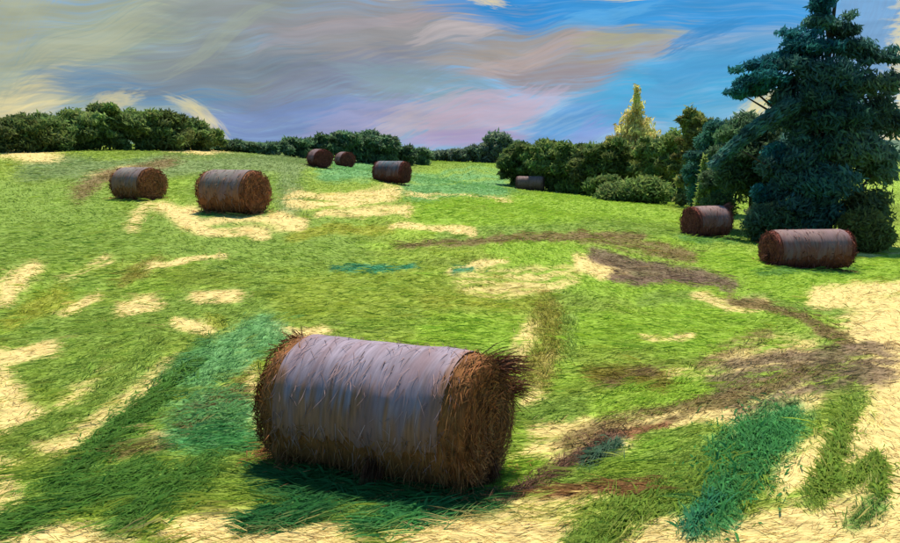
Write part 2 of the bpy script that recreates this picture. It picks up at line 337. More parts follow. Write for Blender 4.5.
def mesh_np(name, verts, quads=None, tris=None, col=None, material=None, parent=None, smooth=False):
    """one mesh object from numpy arrays, with a colour per vertex"""
    me = bpy.data.meshes.new(name)
    faces = []; nq = 0 if quads is None else len(quads); ntr = 0 if tris is None else len(tris)
    lv = np.concatenate([a.ravel() for a in (quads, tris) if a is not None]).astype(np.int32)
    ls = np.concatenate([np.arange(nq) * 4, nq * 4 + np.arange(ntr) * 3]).astype(np.int32)
    lt = np.concatenate([np.full(nq, 4), np.full(ntr, 3)]).astype(np.int32)
    me.vertices.add(len(verts)); me.vertices.foreach_set('co', np.asarray(verts, np.float32).ravel())
    me.loops.add(len(lv)); me.loops.foreach_set('vertex_index', lv)
    me.polygons.add(len(ls)); me.polygons.foreach_set('loop_start', ls); me.polygons.foreach_set('loop_total', lt)
    if smooth: me.polygons.foreach_set('use_smooth', np.ones(len(ls), bool))
    if col is not None:
        at_ = me.color_attributes.new('Col', 'FLOAT_COLOR', 'POINT')
        c4 = np.ones((len(verts), 4), np.float32); c4[:, :3] = col; at_.data.foreach_set('color', c4.ravel())
    me.update(calc_edges=True); me.validate()
    if material: me.materials.append(material)
    o = bpy.data.objects.new(name, me); COL.objects.link(o)
    if parent: o.parent = parent
    return o
def tag(o, label=None, cat=None, group=None, kind=None):
    for k, v in (('label', label), ('category', cat), ('group', group), ('kind', kind)):
        if v: o[k] = v
    return o
def empty(name, loc):
    o = bpy.data.objects.new(name, None); COL.objects.link(o); o.location = loc; o.empty_display_size = .3; return o

def blades(base, direc, length, width, up, col, bend=.35, g=rng):
    """curved tapering blades: verts, quads, tris, colours. direc: unit ground direction, up: 0 lying .. 1 upright"""
    n = len(base)
    d = np.c_[direc, np.zeros(n)]; u = np.array([0, 0, 1.0])
    ax0 = d * np.sqrt(1 - up ** 2)[:, None] + u * up[:, None]
    upt = np.maximum(up - bend, .02); ax1 = d * np.sqrt(1 - upt ** 2)[:, None] + u * upt[:, None]
    th = g.uniform(-1.2, 1.2, n)                                        # blade twist
    sd = np.c_[-direc[:, 1], direc[:, 0], np.zeros(n)]
    nrm = np.cross(ax0, sd)
    side = sd * np.cos(th)[:, None] + nrm * np.sin(th)[:, None]
    w = (side * width[:, None]) * .5; L = length[:, None]
    m = base + ax0 * L * .55; t = m + ax1 * L * .45
    V = np.stack([base - w * .7, base + w * .7, m + w, m - w, t], 1).reshape(-1, 3)
    i = np.arange(n)[:, None] * 5
    return V, i + np.array([0, 1, 2, 3]), i + np.array([3, 2, 4]), np.repeat(col, 5, 0)

# ------------------------------------------------------------------ ground sheet
def axis(lo, hi, step, far, gf):
    a = list(np.arange(lo, hi + 1e-6, step)); s = step
    while a[-1] < far: s *= gf; a.append(a[-1] + s)
    s = step
    while a[0] > -far if lo < 0 and far else False: s *= gf; a.insert(0, a[0] - s)
    return np.array(a)
gx = axis(-9, 9, .09, 2500, 1.05)
gy = np.r_[-60, -20, -5, 0, 3, 4.5, axis(5.5, 18, .09, 2500, 1.03)]
GX, GY = np.meshgrid(gx, gy); GZ = height(GX, GY)
V = np.c_[GX.ravel(), GY.ravel(), GZ.ravel()]
px, py = to_px(V[:, 0], V[:, 1], V[:, 2])
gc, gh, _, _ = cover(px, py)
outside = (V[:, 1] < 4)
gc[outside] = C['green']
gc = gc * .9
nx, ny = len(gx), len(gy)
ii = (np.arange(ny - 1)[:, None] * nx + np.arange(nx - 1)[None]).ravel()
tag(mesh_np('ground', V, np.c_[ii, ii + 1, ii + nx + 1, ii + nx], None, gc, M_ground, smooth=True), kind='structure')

# ------------------------------------------------------------------ grass and stubble
def sow(n, r0, r1, spread, kind):
    r = np.exp(rng.uniform(math.log(r0), math.log(r1), n)); a = rng.uniform(-spread, spread, n)
    x = r * np.sin(a); y = r * np.cos(a); z = height(x, y)
    px, py = to_px(x, y, z)
    c, h, dx, dy = cover(px + rng.normal(0, 5.5, n), py + rng.normal(0, 2.2, n))
    lum = c @ np.array([.3, .5, .2]); bare = sstep(.27, .50, lum)         # pale straw ground carries few green blades
    hb = np.maximum(CAMH - z, .6)
    X = dx * r / F; Y = -dy * r * r / (F * hb)
    ang = np.arctan2(Y, X) + rng.normal(0, .35, n) + np.where(rng.random(n) < .5, 0, math.pi)
    D = np.c_[np.cos(ang), np.sin(ang)]
    steep = np.abs(dy) / np.hypot(dx, dy)
    return r, np.c_[x, y, z], px, py, c, h, D, bare, steep
n = 400000
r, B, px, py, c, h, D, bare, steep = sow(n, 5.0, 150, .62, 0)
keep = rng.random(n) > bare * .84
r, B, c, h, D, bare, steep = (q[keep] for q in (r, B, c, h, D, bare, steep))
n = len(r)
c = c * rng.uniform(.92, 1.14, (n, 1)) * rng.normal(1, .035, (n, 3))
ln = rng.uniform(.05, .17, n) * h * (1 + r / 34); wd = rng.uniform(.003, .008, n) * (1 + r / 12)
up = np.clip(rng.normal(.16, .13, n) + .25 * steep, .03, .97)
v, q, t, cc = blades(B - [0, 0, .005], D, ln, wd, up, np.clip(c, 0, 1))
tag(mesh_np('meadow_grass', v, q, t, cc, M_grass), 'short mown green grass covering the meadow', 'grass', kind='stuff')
n = 5500; K = 5
r, B, px, py, c, h, D, bare, steep = sow(n, 5.0, 75, .62, 2)
keep = rng.random(n) > bare * .97
r, B, c, D = (q[keep] for q in (r, B, c, D)); n = len(r)
c = c * rng.uniform(.85, 1.25, (n, 1)) * rng.normal(1, .05, (n, 3))
off = rng.normal(0, 1, (n, K, 1)) * (.035 * (1 + r / 14))[:, None, None] * np.stack([-D[:, 1], D[:, 0], D[:, 0] * 0], -1)[:, None]
off = off + rng.normal(0, .06, (n, K, 1)) * np.c_[D, D[:, :1] * 0][:, None]
Bk = (B[:, None] + off).reshape(-1, 3); Bk[:, 2] = height(Bk[:, 0], Bk[:, 1]) + .045
rk = np.repeat(r, K); Dk = np.repeat(D, K, 0) + rng.normal(0, .06, (n * K, 2)); Dk /= np.linalg.norm(Dk, axis=1)[:, None]
v, q, t, cc = blades(Bk, Dk, np.repeat(rng.uniform(.14, .34, n), K) * (1 + rk / 40), rng.uniform(.004, .010, n * K) * (1 + rk / 16), np.clip(rng.normal(.1, .06, n * K), .02, .3), np.clip(np.repeat(c, K, 0), 0, 1), .12)
tag(mesh_np('laid_grass', v, q, t, cc, M_grass), 'long wisps of cut grass lying over the meadow', 'grass', kind='stuff')
n = 120000
r, B, px, py, c, h, D, bare, steep = sow(n, 5.0, 110, .62, 1)
keep = bare > .5
r, B, c, D = (q[keep] for q in (r, B, c, D)); n = len(r)
c = c * rng.uniform(.62, 1.1, (n, 1)) * rng.normal(1, .05, (n, 3))
v, q, t, cc = blades(B, D, rng.uniform(.05, .16, n) * (1 + r / 40), rng.uniform(.003, .006, n) * (1 + r / 12), np.clip(rng.normal(.16, .2, n), .01, .8), np.clip(c, 0, 1), .1)
tag(mesh_np('straw_stubble', v, q, t, cc, M_hay), 'pale dry straw lying in the bare patches of the meadow', 'straw', kind='stuff')

# ------------------------------------------------------------------ leafy clumps and raked hay rows, each a thing
def clump(name, label, cat, pts, width, col, n, hmin, hmax, group, lean=.6, wmul=1.0, seed=1):
    g = np.random.default_rng(seed)
    p = np.array(pts, float); seg = np.hypot(*np.diff(p, axis=0).T); cum = np.r_[0, np.cumsum(seg)]
    t = g.uniform(0, cum[-1], n); x = np.interp(t, cum, p[:, 0]); y = np.interp(t, cum, p[:, 1])
    ang = g.uniform(0, 2 * math.pi, n); rr = np.abs(g.normal(0, .62, n)) * (.5 + vnoise(t * .06 + seed, t * 0 + seed, seed)); x = x + np.cos(ang) * rr * width * .5; y = y + np.sin(ang) * rr * width * .5
    G0 = ground(*p[len(p) // 2]); 
    # to the ground by the local depth
    bel = np.array([ground(a, b)[1] for a, b in p]); dep0 = np.interp(t, cum, bel)
    r_ = ray(x, y); hz = CAMH - height((x - 450) / F * dep0, dep0); d = hz / np.maximum(-r_[:, 2] / r_[:, 1], .02)
    hz = CAMH - height(r_[:, 0] / r_[:, 1] * d, d); d = hz / np.maximum(-r_[:, 2] / r_[:, 1], .02)
    X = r_[:, 0] / r_[:, 1] * d; Z = height(X, d); B = np.c_[X, d, Z] - G0
    i = np.clip(np.searchsorted(cum, t) - 1, 0, len(seg) - 1); dv = np.diff(p, axis=0)[i]
    wx = dv[:, 0] * d / F; wy = -dv[:, 1] * d * d / (F * hz); an = np.arctan2(wy, wx) + g.normal(0, .45, n) + np.where(g.random(n) < .5, 0, math.pi)
    c = np.array(col) * g.uniform(.85, 1.35, (n, 1)) * g.normal(1, .06, (n, 3))
    up = np.clip(g.normal(lean * .8, .18, n), .03, .97)
    e = empty(name, G0)
    sc = 1 + np.mean(d) / 40
    v, q, tr, cc = blades(B - [0, 0, .01], np.c_[np.cos(an), np.sin(an)], g.uniform(hmin, hmax, n) * sc, g.uniform(.006, .013, n) * wmul * (1 + np.mean(d) / 20), up, np.clip(c, 0, 1), .45, g)
    k = int(n * .7)
    mm = M_grass if lean > .3 else M_hay
    n1, n2 = ('blades', 'seed_stalk') if lean > .3 else ('hay_layer', 'loose_stalks')
    P1 = mesh_np(n1, v[:k * 5], q[:k], tr[:k], cc[:k * 5], mm, e); 
    P2 = mesh_np(n2, v[k * 5:], q[k:] - k * 5, tr[k:] - k * 5, cc[k * 5:] * np.array([1.05, 1.0, .9]), mm, e)
    P1['kind'] = P2['kind'] = 'stuff'
    tag(e, label, cat, group); return e
CG = 'leafy clumps in the foreground'; WR = 'raked hay rows on the meadow'
CLP = [
 ('leafy clump before the big bale, coloured dark green as its shadow, left of its middle', [(290, 478), (360, 484)], 30, 'deep', 1500, .12, .28, 1.5),  # this clump and the next darkened to stand for the bale's shadow
 ('leafy clump before the right half of the big bale, coloured dark green as its shadow', [(380, 490), (470, 494)], 28, 'deep', 1500, .12, .28, 1.5),
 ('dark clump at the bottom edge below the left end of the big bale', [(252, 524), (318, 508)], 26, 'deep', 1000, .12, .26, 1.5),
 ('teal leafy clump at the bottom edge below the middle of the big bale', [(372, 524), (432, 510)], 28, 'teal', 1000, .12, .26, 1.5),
 ('broad teal green clump in pale straw at the lower right', [(716, 496), (740, 460), (768, 432)], 60, 'teal', 2600, .12, .28, 1.6),
 ('blue teal clump at the bottom edge beside the broad teal clump', [(692, 528), (722, 490)], 18, 'bteal', 700, .1, .24, 1.5),
 ('narrow green clump standing in pale straw right of the broad teal clump', [(818, 496), (836, 450), (850, 405)], 20, 'mid', 1300, .12, .28, 1.3),
 ('hooked green clump nearest the right edge of the meadow', [(852, 480), (878, 458), (880, 496)], 16, 'mid', 900, .1, .24, 1.3),
 ('long green clump running down to the bottom edge right of centre', [(600, 534), (650, 500), (716, 472)], 38, 'mid', 1800, .1, .24, 1.3),
 ('pale teal leafy clump left of the big bale', [(196, 420), (234, 412)], 48, 'lteal', 1500, .08, .2, 1.6),
 ('long dark green clump slanting up through the left foreground', [(60, 480), (120, 430), (196, 360)], 26, 'dark', 1800, .1, .26, 1.3),
 ('dark green clump in the bottom left corner', [(10, 526), (70, 504), (145, 470)], 26, 'dark', 1600, .1, .26, 1.3),
 ('dark green clump at the bottom edge left of the big bale', [(135, 520), (170, 490), (200, 470)], 30, 'dark', 1300, .1, .26, 1.3),
 ('blue grey clump on the purple brown hay row right of the big bale', [(590, 462), (614, 446)], 14, 'blue', 500, .12, .3, 1.3),
 ('small dark teal streak of clover in the middle of the meadow', [(336, 271), (374, 270), (414, 266)], 6, 'bteal', 500, .03, .08, 1.0),
]
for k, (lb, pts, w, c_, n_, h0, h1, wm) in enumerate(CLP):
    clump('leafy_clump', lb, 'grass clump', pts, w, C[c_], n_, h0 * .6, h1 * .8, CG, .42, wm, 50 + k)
WRW = [
 ('brown row of raked hay crossing the middle of the meadow', [(396, 247), (470, 241), (560, 240), (640, 236)], 6, 'brown', 900),
 ('brown hay row running down towards the right hand bales', [(585, 239), (640, 247), (690, 258)], 9, 'brown', 800),
 ('mauve brown hay patch ending left of the long right bale', [(598, 259), (660, 269), (726, 284)], 11, 'mauve', 900),
 ('thin brown hay row curving round the right side of the meadow', [(730, 296), (800, 318), (850, 344)], 8, 'brown', 700),
 ('wide mauve brown heap of loose hay near the right edge', [(742, 384), (800, 374), (850, 362)], 44, 'mauve', 700),
 ('long brown hay row sweeping from the heap towards the big bale', [(572, 440), (640, 418), (720, 400), (790, 374)], 16, 'brown', 900),
 ('purple brown hay row lying right of the big bale', [(506, 498), (560, 468), (610, 438)], 13, 'purple', 1000),
 ('rusty hay litter at the left foot of the big bale', [(268, 454), (330, 436)], 12, 'rust', 700),
 ('olive brown hay patch right of the frayed end of the big bale', [(600, 374), (654, 380)], 20, 'olive', 900),
]
for k, (lb, pts, w, c_, n_) in enumerate(WRW):
    clump('hay_row', lb, 'hay row', pts, w, C[c_], int(n_ * .55), .08, .26, WR, .14, .6, 90 + k)

# ------------------------------------------------------------------ round bales
M_wrap = None
def wrap_material():
    m = bpy.data.materials.new('net_wrap'); m.use_nodes = True; nt = m.node_tree; N = nt.nodes; L = nt.links.new
    b = N['Principled BSDF']; b.inputs['Roughness'].default_value = .75; b.inputs['Specular IOR Level'].default_value = .2
    b.inputs['Sheen Weight'].default_value = .08; b.inputs['Sheen Tint'].default_value = (.9, .8, .85, 1)
    tc = N.new('ShaderNodeTexCoord'); a = N.new('ShaderNodeAttribute'); a.attribute_name = 'Col'
    mp = N.new('ShaderNodeMapping'); mp.inputs['Scale'].default_value = (30, 3, 3); L(tc.outputs['Object'], mp.inputs[0])
    n1 = N.new('ShaderNodeTexNoise'); n1.inputs['Scale'].default_value = 1; n1.inputs['Detail'].default_value = 6; L(mp.outputs[0], n1.inputs['Vector'])
    mr = N.new('ShaderNodeMapRange'); L(n1.outputs[0], mr.inputs[0]); mr.inputs[1].default_value = .3; mr.inputs[2].default_value = .7; mr.inputs[3].default_value = .7; mr.inputs[4].default_value = 1.3
    mu = N.new('ShaderNodeVectorMath'); mu.operation = 'SCALE'; L(a.outputs['Color'], mu.inputs[0]); L(mr.outputs[0], mu.inputs['Scale'])
    n2 = N.new('ShaderNodeTexNoise'); n2.inputs['Scale'].default_value = 1.5; n2.inputs['Detail'].default_value = 5; m3 = N.new('ShaderNodeMapping'); m3.inputs['Scale'].default_value = (3.2, .7, .7); m3.inputs['Rotation'].default_value = (0, R(20), 0); L(tc.outputs['Object'], m3.inputs[0]); L(m3.outputs[0], n2.inputs['Vector'])
    m2 = N.new('ShaderNodeMapRange'); L(n2.outputs[0], m2.inputs[0]); m2.inputs[1].default_value = .48; m2.inputs[2].default_value = .64; m2.inputs[4].default_value = .62
    mx = N.new('ShaderNodeMix'); mx.data_type = 'RGBA'; L(m2.outputs[0], mx.inputs[0]); L(mu.outputs[0], mx.inputs[6]); mx.inputs[7].default_value = (.20, .12, .13, 1)
    L(mx.outputs[2], b.inputs['Base Color'])
    bp = N.new('ShaderNodeBump'); bp.inputs['Strength'].default_value = .5; bp.inputs['Distance'].default_value = .02; L(n1.outputs[0], bp.inputs['Height']); L(bp.outputs[0], b.inputs['Normal'])
    return m
M_wrap = wrap_material()
BR = np.array(lin(138, 93, 54)); BRD = np.array(lin(84, 52, 36)); WRAPC = np.array(lin(134, 122, 134))
def bale(label, pos, yaw, rad, L, detail, end_col=BR, wrap_col=WRAPC, fray=(1, 1), seed=0, wrap_lo=-50, rim=.13, front=16):
    """axis along local X; yaw turns it about Z. The wrap covers the middle, hay shows at both rims and below the ragged wrap edge."""
    g = np.random.default_rng(400 + seed)
    e = empty('hay_bale', pos); e.rotation_euler = (0, 0, yaw)
    cz = rad * .95
    nA, nX = (96, 40) if detail > .5 else (48, 20)
    def rr(x, a):
        xe = np.abs(x) / (L / 2)
        r = rad * (1 - .10 * np.clip((xe - .8) / .2, 0, 1) ** 2)
        r = r + .018 * rad / .7 * (vnoise(x * 3 + 40 + seed, a * 2.2 + 20, seed) - .5) + .006 * (vnoise(x * 11 + 50, a * 9 + 30, seed + 1) - .5)
        return r
    def P(x, a, add=0.0):
        r = rr(x, a) + add; z = cz + r * np.sin(a)
        z = np.where(z < .0, z * .25, z)                                  # sat down flat on its own weight
        return np.stack([x, r * np.cos(a), z], -1)
    # roll
    xs = np.linspace(-L / 2, L / 2, nX); an = np.linspace(0, 2 * math.pi, nA, endpoint=False)
    XX, AA = np.meshgrid(xs, an, indexing='ij'); v = P(XX.ravel(), AA.ravel())
    i = np.arange(nX - 1)[:, None] * nA; j = np.arange(nA)[None]; j2 = (j + 1) % nA
    q = np.stack([i + j, i + j2, i + nA + j2, i + nA + j], -1).reshape(-1, 4)
    c0 = end_col * (0.75 + .5 * vnoise(v[:, 0] * 9 + 30, np.arctan2(v[:, 2] - cz, v[:, 1]) * 14 + 60, 3))[:, None]
    mesh_np('roll', v, q, None, c0, M_hay, e, True)
    # net wrap, ended short below so brown stands for bounced light and dirt
    a0, a1 = R(wrap_lo), R(180 + front)
    nW = int(nA * .9); nx2 = nX * 2
    xs = np.linspace(-L / 2 + rim, L / 2 - rim, nx2); T = np.linspace(0, 1, nW)
    XX, TT = np.meshgrid(xs, T, indexing='ij')
    # front side (towards -Y) is angle 180..230; wrap runs from the back (angle a0) over the top to the front with a ragged edge
    rag = .35 * (vnoise(XX * 4 + 10, XX * 0 + seed, 5) - .5) + .22 * (vnoise(XX * 17 + 10, XX * 0 + seed + 4, 6) - .5)
    AA = a0 + (a1 + rag - a0) * TT
    XX = XX * (1 + .02 * (vnoise(AA * 3 + 5, XX * 0 + 2, 8) - .5))
    v = P(XX.ravel(), AA.ravel(), .014 + .004 * vnoise(XX.ravel() * 5 + 30, AA.ravel() * 3 + 30, 9))
    i = np.arange(nx2 - 1)[:, None] * nW; j = np.arange(nW - 1)[None]
    q = np.stack([i + j, i + nW + j, i + nW + j + 1, i + j + 1], -1).reshape(-1, 4)
    wv = vnoise(v[:, 0] * 2 + 20, AA.ravel() * 2 + 10, 12)
    cw = wrap_col * (.8 + .4 * wv)[:, None]
    st_ = vnoise(v[:, 0] * 26 + 50, AA.ravel() * 2.2 + 10, 13)                 # hay showing through the net, more along its lower edge and rims
    thru = sstep(.5, .95, .55 * st_ + .75 * sstep(.62, 1.0, TT.ravel()) + .35 * sstep(L / 2 - .42, L / 2 - rim, np.abs(v[:, 0])))[:, None]
    cw = cw * (1 - .85 * thru) + end_col * .95 * .85 * thru
    mesh_np('net_wrap', v, q, None, cw, M_wrap, e, True)
    # single stalks pushed through the net and laid along the roll
    m = int(450 * detail) + 30
    x = g.uniform(-L / 2 + rim * .5, L / 2 - rim * .5, m); a = g.uniform(R(20), a1 + .2, m); sp_ = g.uniform(.05, .3, m); sk = g.normal(0, .035, m)
    p0 = P(x, a, .022); p1 = P(x + sk, a + sp_ * .5, .03); p2 = P(x + sk * 2, a + sp_, .03 + g.uniform(0, .05, m)); wx = np.zeros((m, 3)); wx[:, 0] = g.uniform(.002, .005, m) * (1 if detail > .5 else 3)
    v = np.stack([p0 - wx, p0 + wx, p1 + wx, p1 - wx, p2], 1).reshape(-1, 3); b = np.arange(m)[:, None] * 5
    cs = (wrap_col * .6 + end_col * .5) * g.uniform(.5, 1.6, (m, 1))
    mesh_np('net_stalks', v, b + np.array([0, 1, 2, 3]), b + np.array([3, 2, 4]), np.repeat(np.clip(cs, 0, 1), 5, 0), M_hay, e)['kind'] = 'stuff'
    # end faces: dished disc with coiled layers
    for s in (-1, 1):
        nr, na = (26, 72) if detail > .5 else (10, 36)
        rr_ = np.linspace(0.02, 1, nr); aa = np.linspace(0, 2 * math.pi, na, endpoint=False)
        RR, AQ = np.meshgrid(rr_, aa, indexing='ij')
        edge = rr(np.full(na, s * L / 2), aa)[None]
        coil = 0.006 * np.sin((RR * 11 + AQ / (2 * math.pi)) * 2 * math.pi) + .03 * (vnoise(RR * 9 + 3, AQ * 5 + 9, seed + 14) - .5)
        x = s * (L / 2 + .11 * np.sqrt(np.clip(1 - RR ** 2, 0, 1)) + coil * (1 - RR ** 6))
        z = cz + RR * edge * np.sin(AQ); z = np.where(z < 0, z * .25, z)
        v = np.stack([x, RR * edge * np.cos(AQ), z], -1).reshape(-1, 3)
        i = np.arange(nr - 1)[:, None] * na; j = np.arange(na)[None]; j2 = (j + 1) % na
        q = np.stack([i + j, i + j2, i + na + j2, i + na + j], -1).reshape(-1, 4)
        q = q if s > 0 else q[:, ::-1]
        ce = end_col * (.7 + .55 * vnoise(RR * 16 + 3, AQ * 2 + 9, seed + 15)).reshape(-1, 1)
        ef = mesh_np('end_face', v, q, None, ce, M_hay, e, True)
        # coiled stalks lying on the face
        m = int(1500 * detail) + 60
        r0 = np.sqrt(g.uniform(.0, 1.0, m)) * rad * .97; a0_ = g.uniform(0, 2 * math.pi, m); ln = g.uniform(.08, .34, m) * rad / .7; wdt = g.uniform(.006, .014, m) * (1 if detail > .5 else 3)
        K = 4; tt = np.linspace(-.5, .5, K)[None]
        ang = a0_[:, None] + tt * (ln / np.maximum(r0, .16) * g.uniform(.3, 1, m))[:, None] * g.choice([-1, 1], m)[:, None]
        rad_ = r0[:, None] + tt * g.normal(0, .12, m)[:, None]
        out = .11 * np.sqrt(np.clip(1 - (r0 / rad) ** 2, 0, 1))[:, None] + .014 + np.abs(tt) * g.uniform(0, .09, m)[:, None]
        def pt(ra):
            zz = cz + ra * np.sin(ang); zz = np.where(zz < .01, .01, zz)
            return np.stack([s * (L / 2 + out), ra * np.cos(ang), zz], -1)
        vi, vo = pt(rad_ - wdt[:, None] * .5), pt(rad_ + wdt[:, None] * .5)
        v = np.stack([vi, vo], 2).reshape(-1, 3)
        b = (np.arange(m)[:, None] * K * 2 + np.arange(K - 1)[None] * 2).reshape(-1, 1)
        q = b + np.array([0, 1, 3, 2])
        cs = end_col * g.uniform(.45, 1.6, (m, 1)) * g.normal(1, .07, (m, 3))
        mesh_np('coiled_stalks', v, q, None, np.repeat(np.clip(cs, 0, 1), K * 2, 0), M_hay, ef)['kind'] = 'stuff'
    # loose stalks: rims, the bare lower side, and sprung tufts
    m = int(3200 * detail) + 160
    side = g.choice([-1, 1], m, p=[fray[0] / (fray[0] + fray[1]), fray[1] / (fray[0] + fray[1])])
    x = side * (L / 2 - np.abs(g.normal(0, rim * .6, m))); a = g.uniform(0, 2 * math.pi, m)
    low = g.random(m) < .35
    x = np.where(low, g.uniform(-L / 2, L / 2, m), x); a = np.where(low, g.uniform(math.pi * 1.02, math.pi * 1.62, m), a)
    p = P(x, a, .0)
    rd = np.stack([np.zeros(m), np.cos(a), np.sin(a)], -1); tg = np.stack([np.zeros(m), -np.sin(a), np.cos(a)], -1) * g.choice([-1, 1], m)[:, None]; axv = np.zeros((m, 3)); axv[:, 0] = np.where(low, g.normal(0, .4, m), side * g.uniform(0, 1, m))
    d = rd * g.uniform(.05, .5, m)[:, None] + tg * g.uniform(.3, 1, m)[:, None] + axv * g.uniform(0, .8, m)[:, None] + np.array([0, 0, -.25])
    d /= np.linalg.norm(d, axis=1)[:, None]
    ln = g.uniform(.05, .2, m)[:, None] * rad / .7 * (1.0 + (g.random(m) < .06)[:, None] * .8)
    w = np.cross(d, rd); w /= np.linalg.norm(w, axis=1)[:, None] + 1e-9; w *= (g.uniform(.005, .011, m) * (1 if detail > .5 else 3))[:, None] * .5
    mid = p + d * ln * .55; d2 = d + np.array([0, 0, -.5]); tip = mid + d2 * ln * .45
    for arr in (mid, tip): arr[:, 2] = np.maximum(arr[:, 2], .012)
    v = np.stack([p - w, p + w, mid + w, mid - w, tip], 1).reshape(-1, 3); b = np.arange(m)[:, None] * 5
    cs = end_col * g.uniform(.5, 1.5, (m, 1)) * g.normal(1, .07, (m, 3))
    mesh_np('loose_stalks', v, b + np.array([0, 1, 2, 3]), b + np.array([3, 2, 4]), np.repeat(np.clip(cs, 0, 1), 5, 0), M_hay, e)['kind'] = 'stuff'
    m = int(900 * detail) + 120                                          # litter shed round the foot
    fx = g.uniform(-L / 2 - .3, L / 2 + .3, m); fy = g.choice([-1, 1], m, p=[.7, .3]) * (rad * .35 + np.abs(g.normal(0, .3, m))); ang = g.uniform(0, 2 * math.pi, m); cy_, sy_ = math.cos(yaw), math.sin(yaw)
    gz = height(pos[0] + fx * cy_ - fy * sy_, pos[1] + fx * sy_ + fy * cy_) - pos[2] + .03
    v, q, t_, cc = blades(np.c_[fx, fy, gz], np.c_[np.cos(ang), np.sin(ang)], g.uniform(.06, .2, m), g.uniform(.006, .012, m) * (1 if detail > .5 else 2.5), np.clip(g.normal(.15, .12, m), .02, .6), np.clip(end_col * g.uniform(.6, 1.7, (m, 1)), 0, 1), .1, g)
    mesh_np('shed_hay', v, q, t_, cc, M_hay, e)['kind'] = 'stuff'
    e.scale = (1, 1 + .05 * math.sin(seed * 2.1), 1 - .05 * (seed % 3) / 2) if detail < .5 else (1, 1, 1)
    tag(e, label, 'hay bale', 'round bales in the meadow')
    return e, P, cz
def tuft(e, base, direction, n, length, spread, col, seed, wid=.012):
    """a sprung wisp of hay sticking out of a bale"""
    g = np.random.default_rng(seed); base = np.array(base, float); d0 = np.array(direction, float); d0 /= np.linalg.norm(d0)
    p = base + g.normal(0, .05, (n, 3)); d = d0 + g.normal(0, spread, (n, 3)); d /= np.linalg.norm(d, axis=1)[:, None]
    ln = length * g.uniform(.5, 1.1, (n, 1)); w = np.cross(d, g.normal(0, 1, (n, 3))); w /= np.linalg.norm(w, axis=1)[:, None]; w *= wid * g.uniform(.4, 1, (n, 1)) * .5
    mid = p + d * ln * .55; tip = mid + (d + [0, 0, -.25]) * ln * .45
    tip[:, 2] = np.maximum(tip[:, 2], .01); mid[:, 2] = np.maximum(mid[:, 2], .012)
    v = np.stack([p - w, p + w, mid + w, mid - w, tip], 1).reshape(-1, 3); b = np.arange(n)[:, None] * 5
    cs = np.array(col) * g.uniform(.5, 1.4, (n, 1)) * g.normal(1, .06, (n, 3))
    mesh_np('hay_wisp', v, b + np.array([0, 1, 2, 3]), b + np.array([3, 2, 4]), np.repeat(np.clip(cs, 0, 1), 5, 0), M_hay, e)['kind'] = 'stuff'

gp = ground(386, 470)
big, _, _ = bale('large grey wrapped round bale with frayed brown ends in the foreground', gp, R(-25), .70, 2.3, 1.0, seed=1, fray=(1.2, 1.4), wrap_lo=-40, rim=.19)
tuft(big, (1.15, .2, 1.2), (.9, .5, .05), 200, .5, .26, BRD * 1.7, 5)
tuft(big, (1.15, .48, .9), (.7, .9, -.1), 150, .42, .3, BRD * 1.7, 6)
tuft(big, (1.17, -.05, .35), (.35, -.1, -1), 120, .45, .12, BRD, 7)
tuft(big, (.2, -.58, .35), (-.1, -.35, -1), 90, .36, .1, BRD, 8)
tuft(big, (-1.12, .1, 1.25), (-.7, .1, .2), 120, .25, .3, BR, 9)
def small(label, px, py, d, yaw, rad, L, **k):
    x, y, _ = at(px, py, d); z = float(height(np.array([x]), np.array([y]))[0])
    return bale(label, (x, y, z - .02), R(yaw), rad, L, .22, **k)[0]
END2 = np.array(lin(140, 90, 58)); GREY = np.array(lin(112, 106, 98)); BLUE = np.array(lin(48, 72, 82)); MAUV = np.array(lin(116, 92, 88)); RED = np.array(lin(122, 68, 56))
small('grey wrapped bale with round brown end, furthest left in the meadow', 139, 200, 35, -38, .66, 1.95, end_col=END2, wrap_col=GREY, seed=2, wrap_lo=-60)
small('grey wrapped bale with dark underside, left of centre on the hillside', 234, 211, 29, -28, .69, 1.9, end_col=END2, wrap_col=GREY, seed=3, wrap_lo=-40)
small('small brown bale below the far hedge, lower one of a pair', 320, 167, 60, -60, .62, 1.4, end_col=RED * .8, wrap_col=MAUV * .7, seed=4)
small('smallest brown bale on the rise, upper one of a pair', 345, 160, 68, -62, .62, 1.3, end_col=RED * .8, wrap_col=MAUV * .7, seed=5)
small('dark blue wrapped bale with brown right end in the middle distance', 392, 183, 57, -26, .70, 2.0, end_col=RED * .8, wrap_col=BLUE, seed=6)
small('distant mauve bale at the foot of the right hand hedge', 530, 190, 90, -10, .72, 2.6, end_col=MAUV * .8, wrap_col=MAUV * .7, seed=7)
e8 = small('reddish bale with a wisp of hay sticking up, below the dark trees', 706, 237, 39, 24, .70, 1.75, end_col=RED, wrap_col=MAUV * 1.05, seed=8)
tuft(e8, (.75, 0, 1.15), (1, 0, .45), 60, .75, .1, RED, 11, .05)
e9 = small('long mauve grey bale lying broadside near the right edge', 806, 270, 31, 10, .68, 2.8, end_col=RED, wrap_col=MAUV * 1.1, seed=9, wrap_lo=-30)
tuft(e9, (-1.35, -.1, .5), (-1, -.2, -.2), 90, .45, .25, BRD * 1.2, 12, .04)
tuft(e9, (-1.2, -.2, .35), (-.4, -.2, -1), 80, .4, .15, BRD * 1.2, 13, .04)
tuft(e9, (1.4, -.1, .9), (.15, -.1, -1), 70, .7, .05, BRD * 1.2, 14, .04)

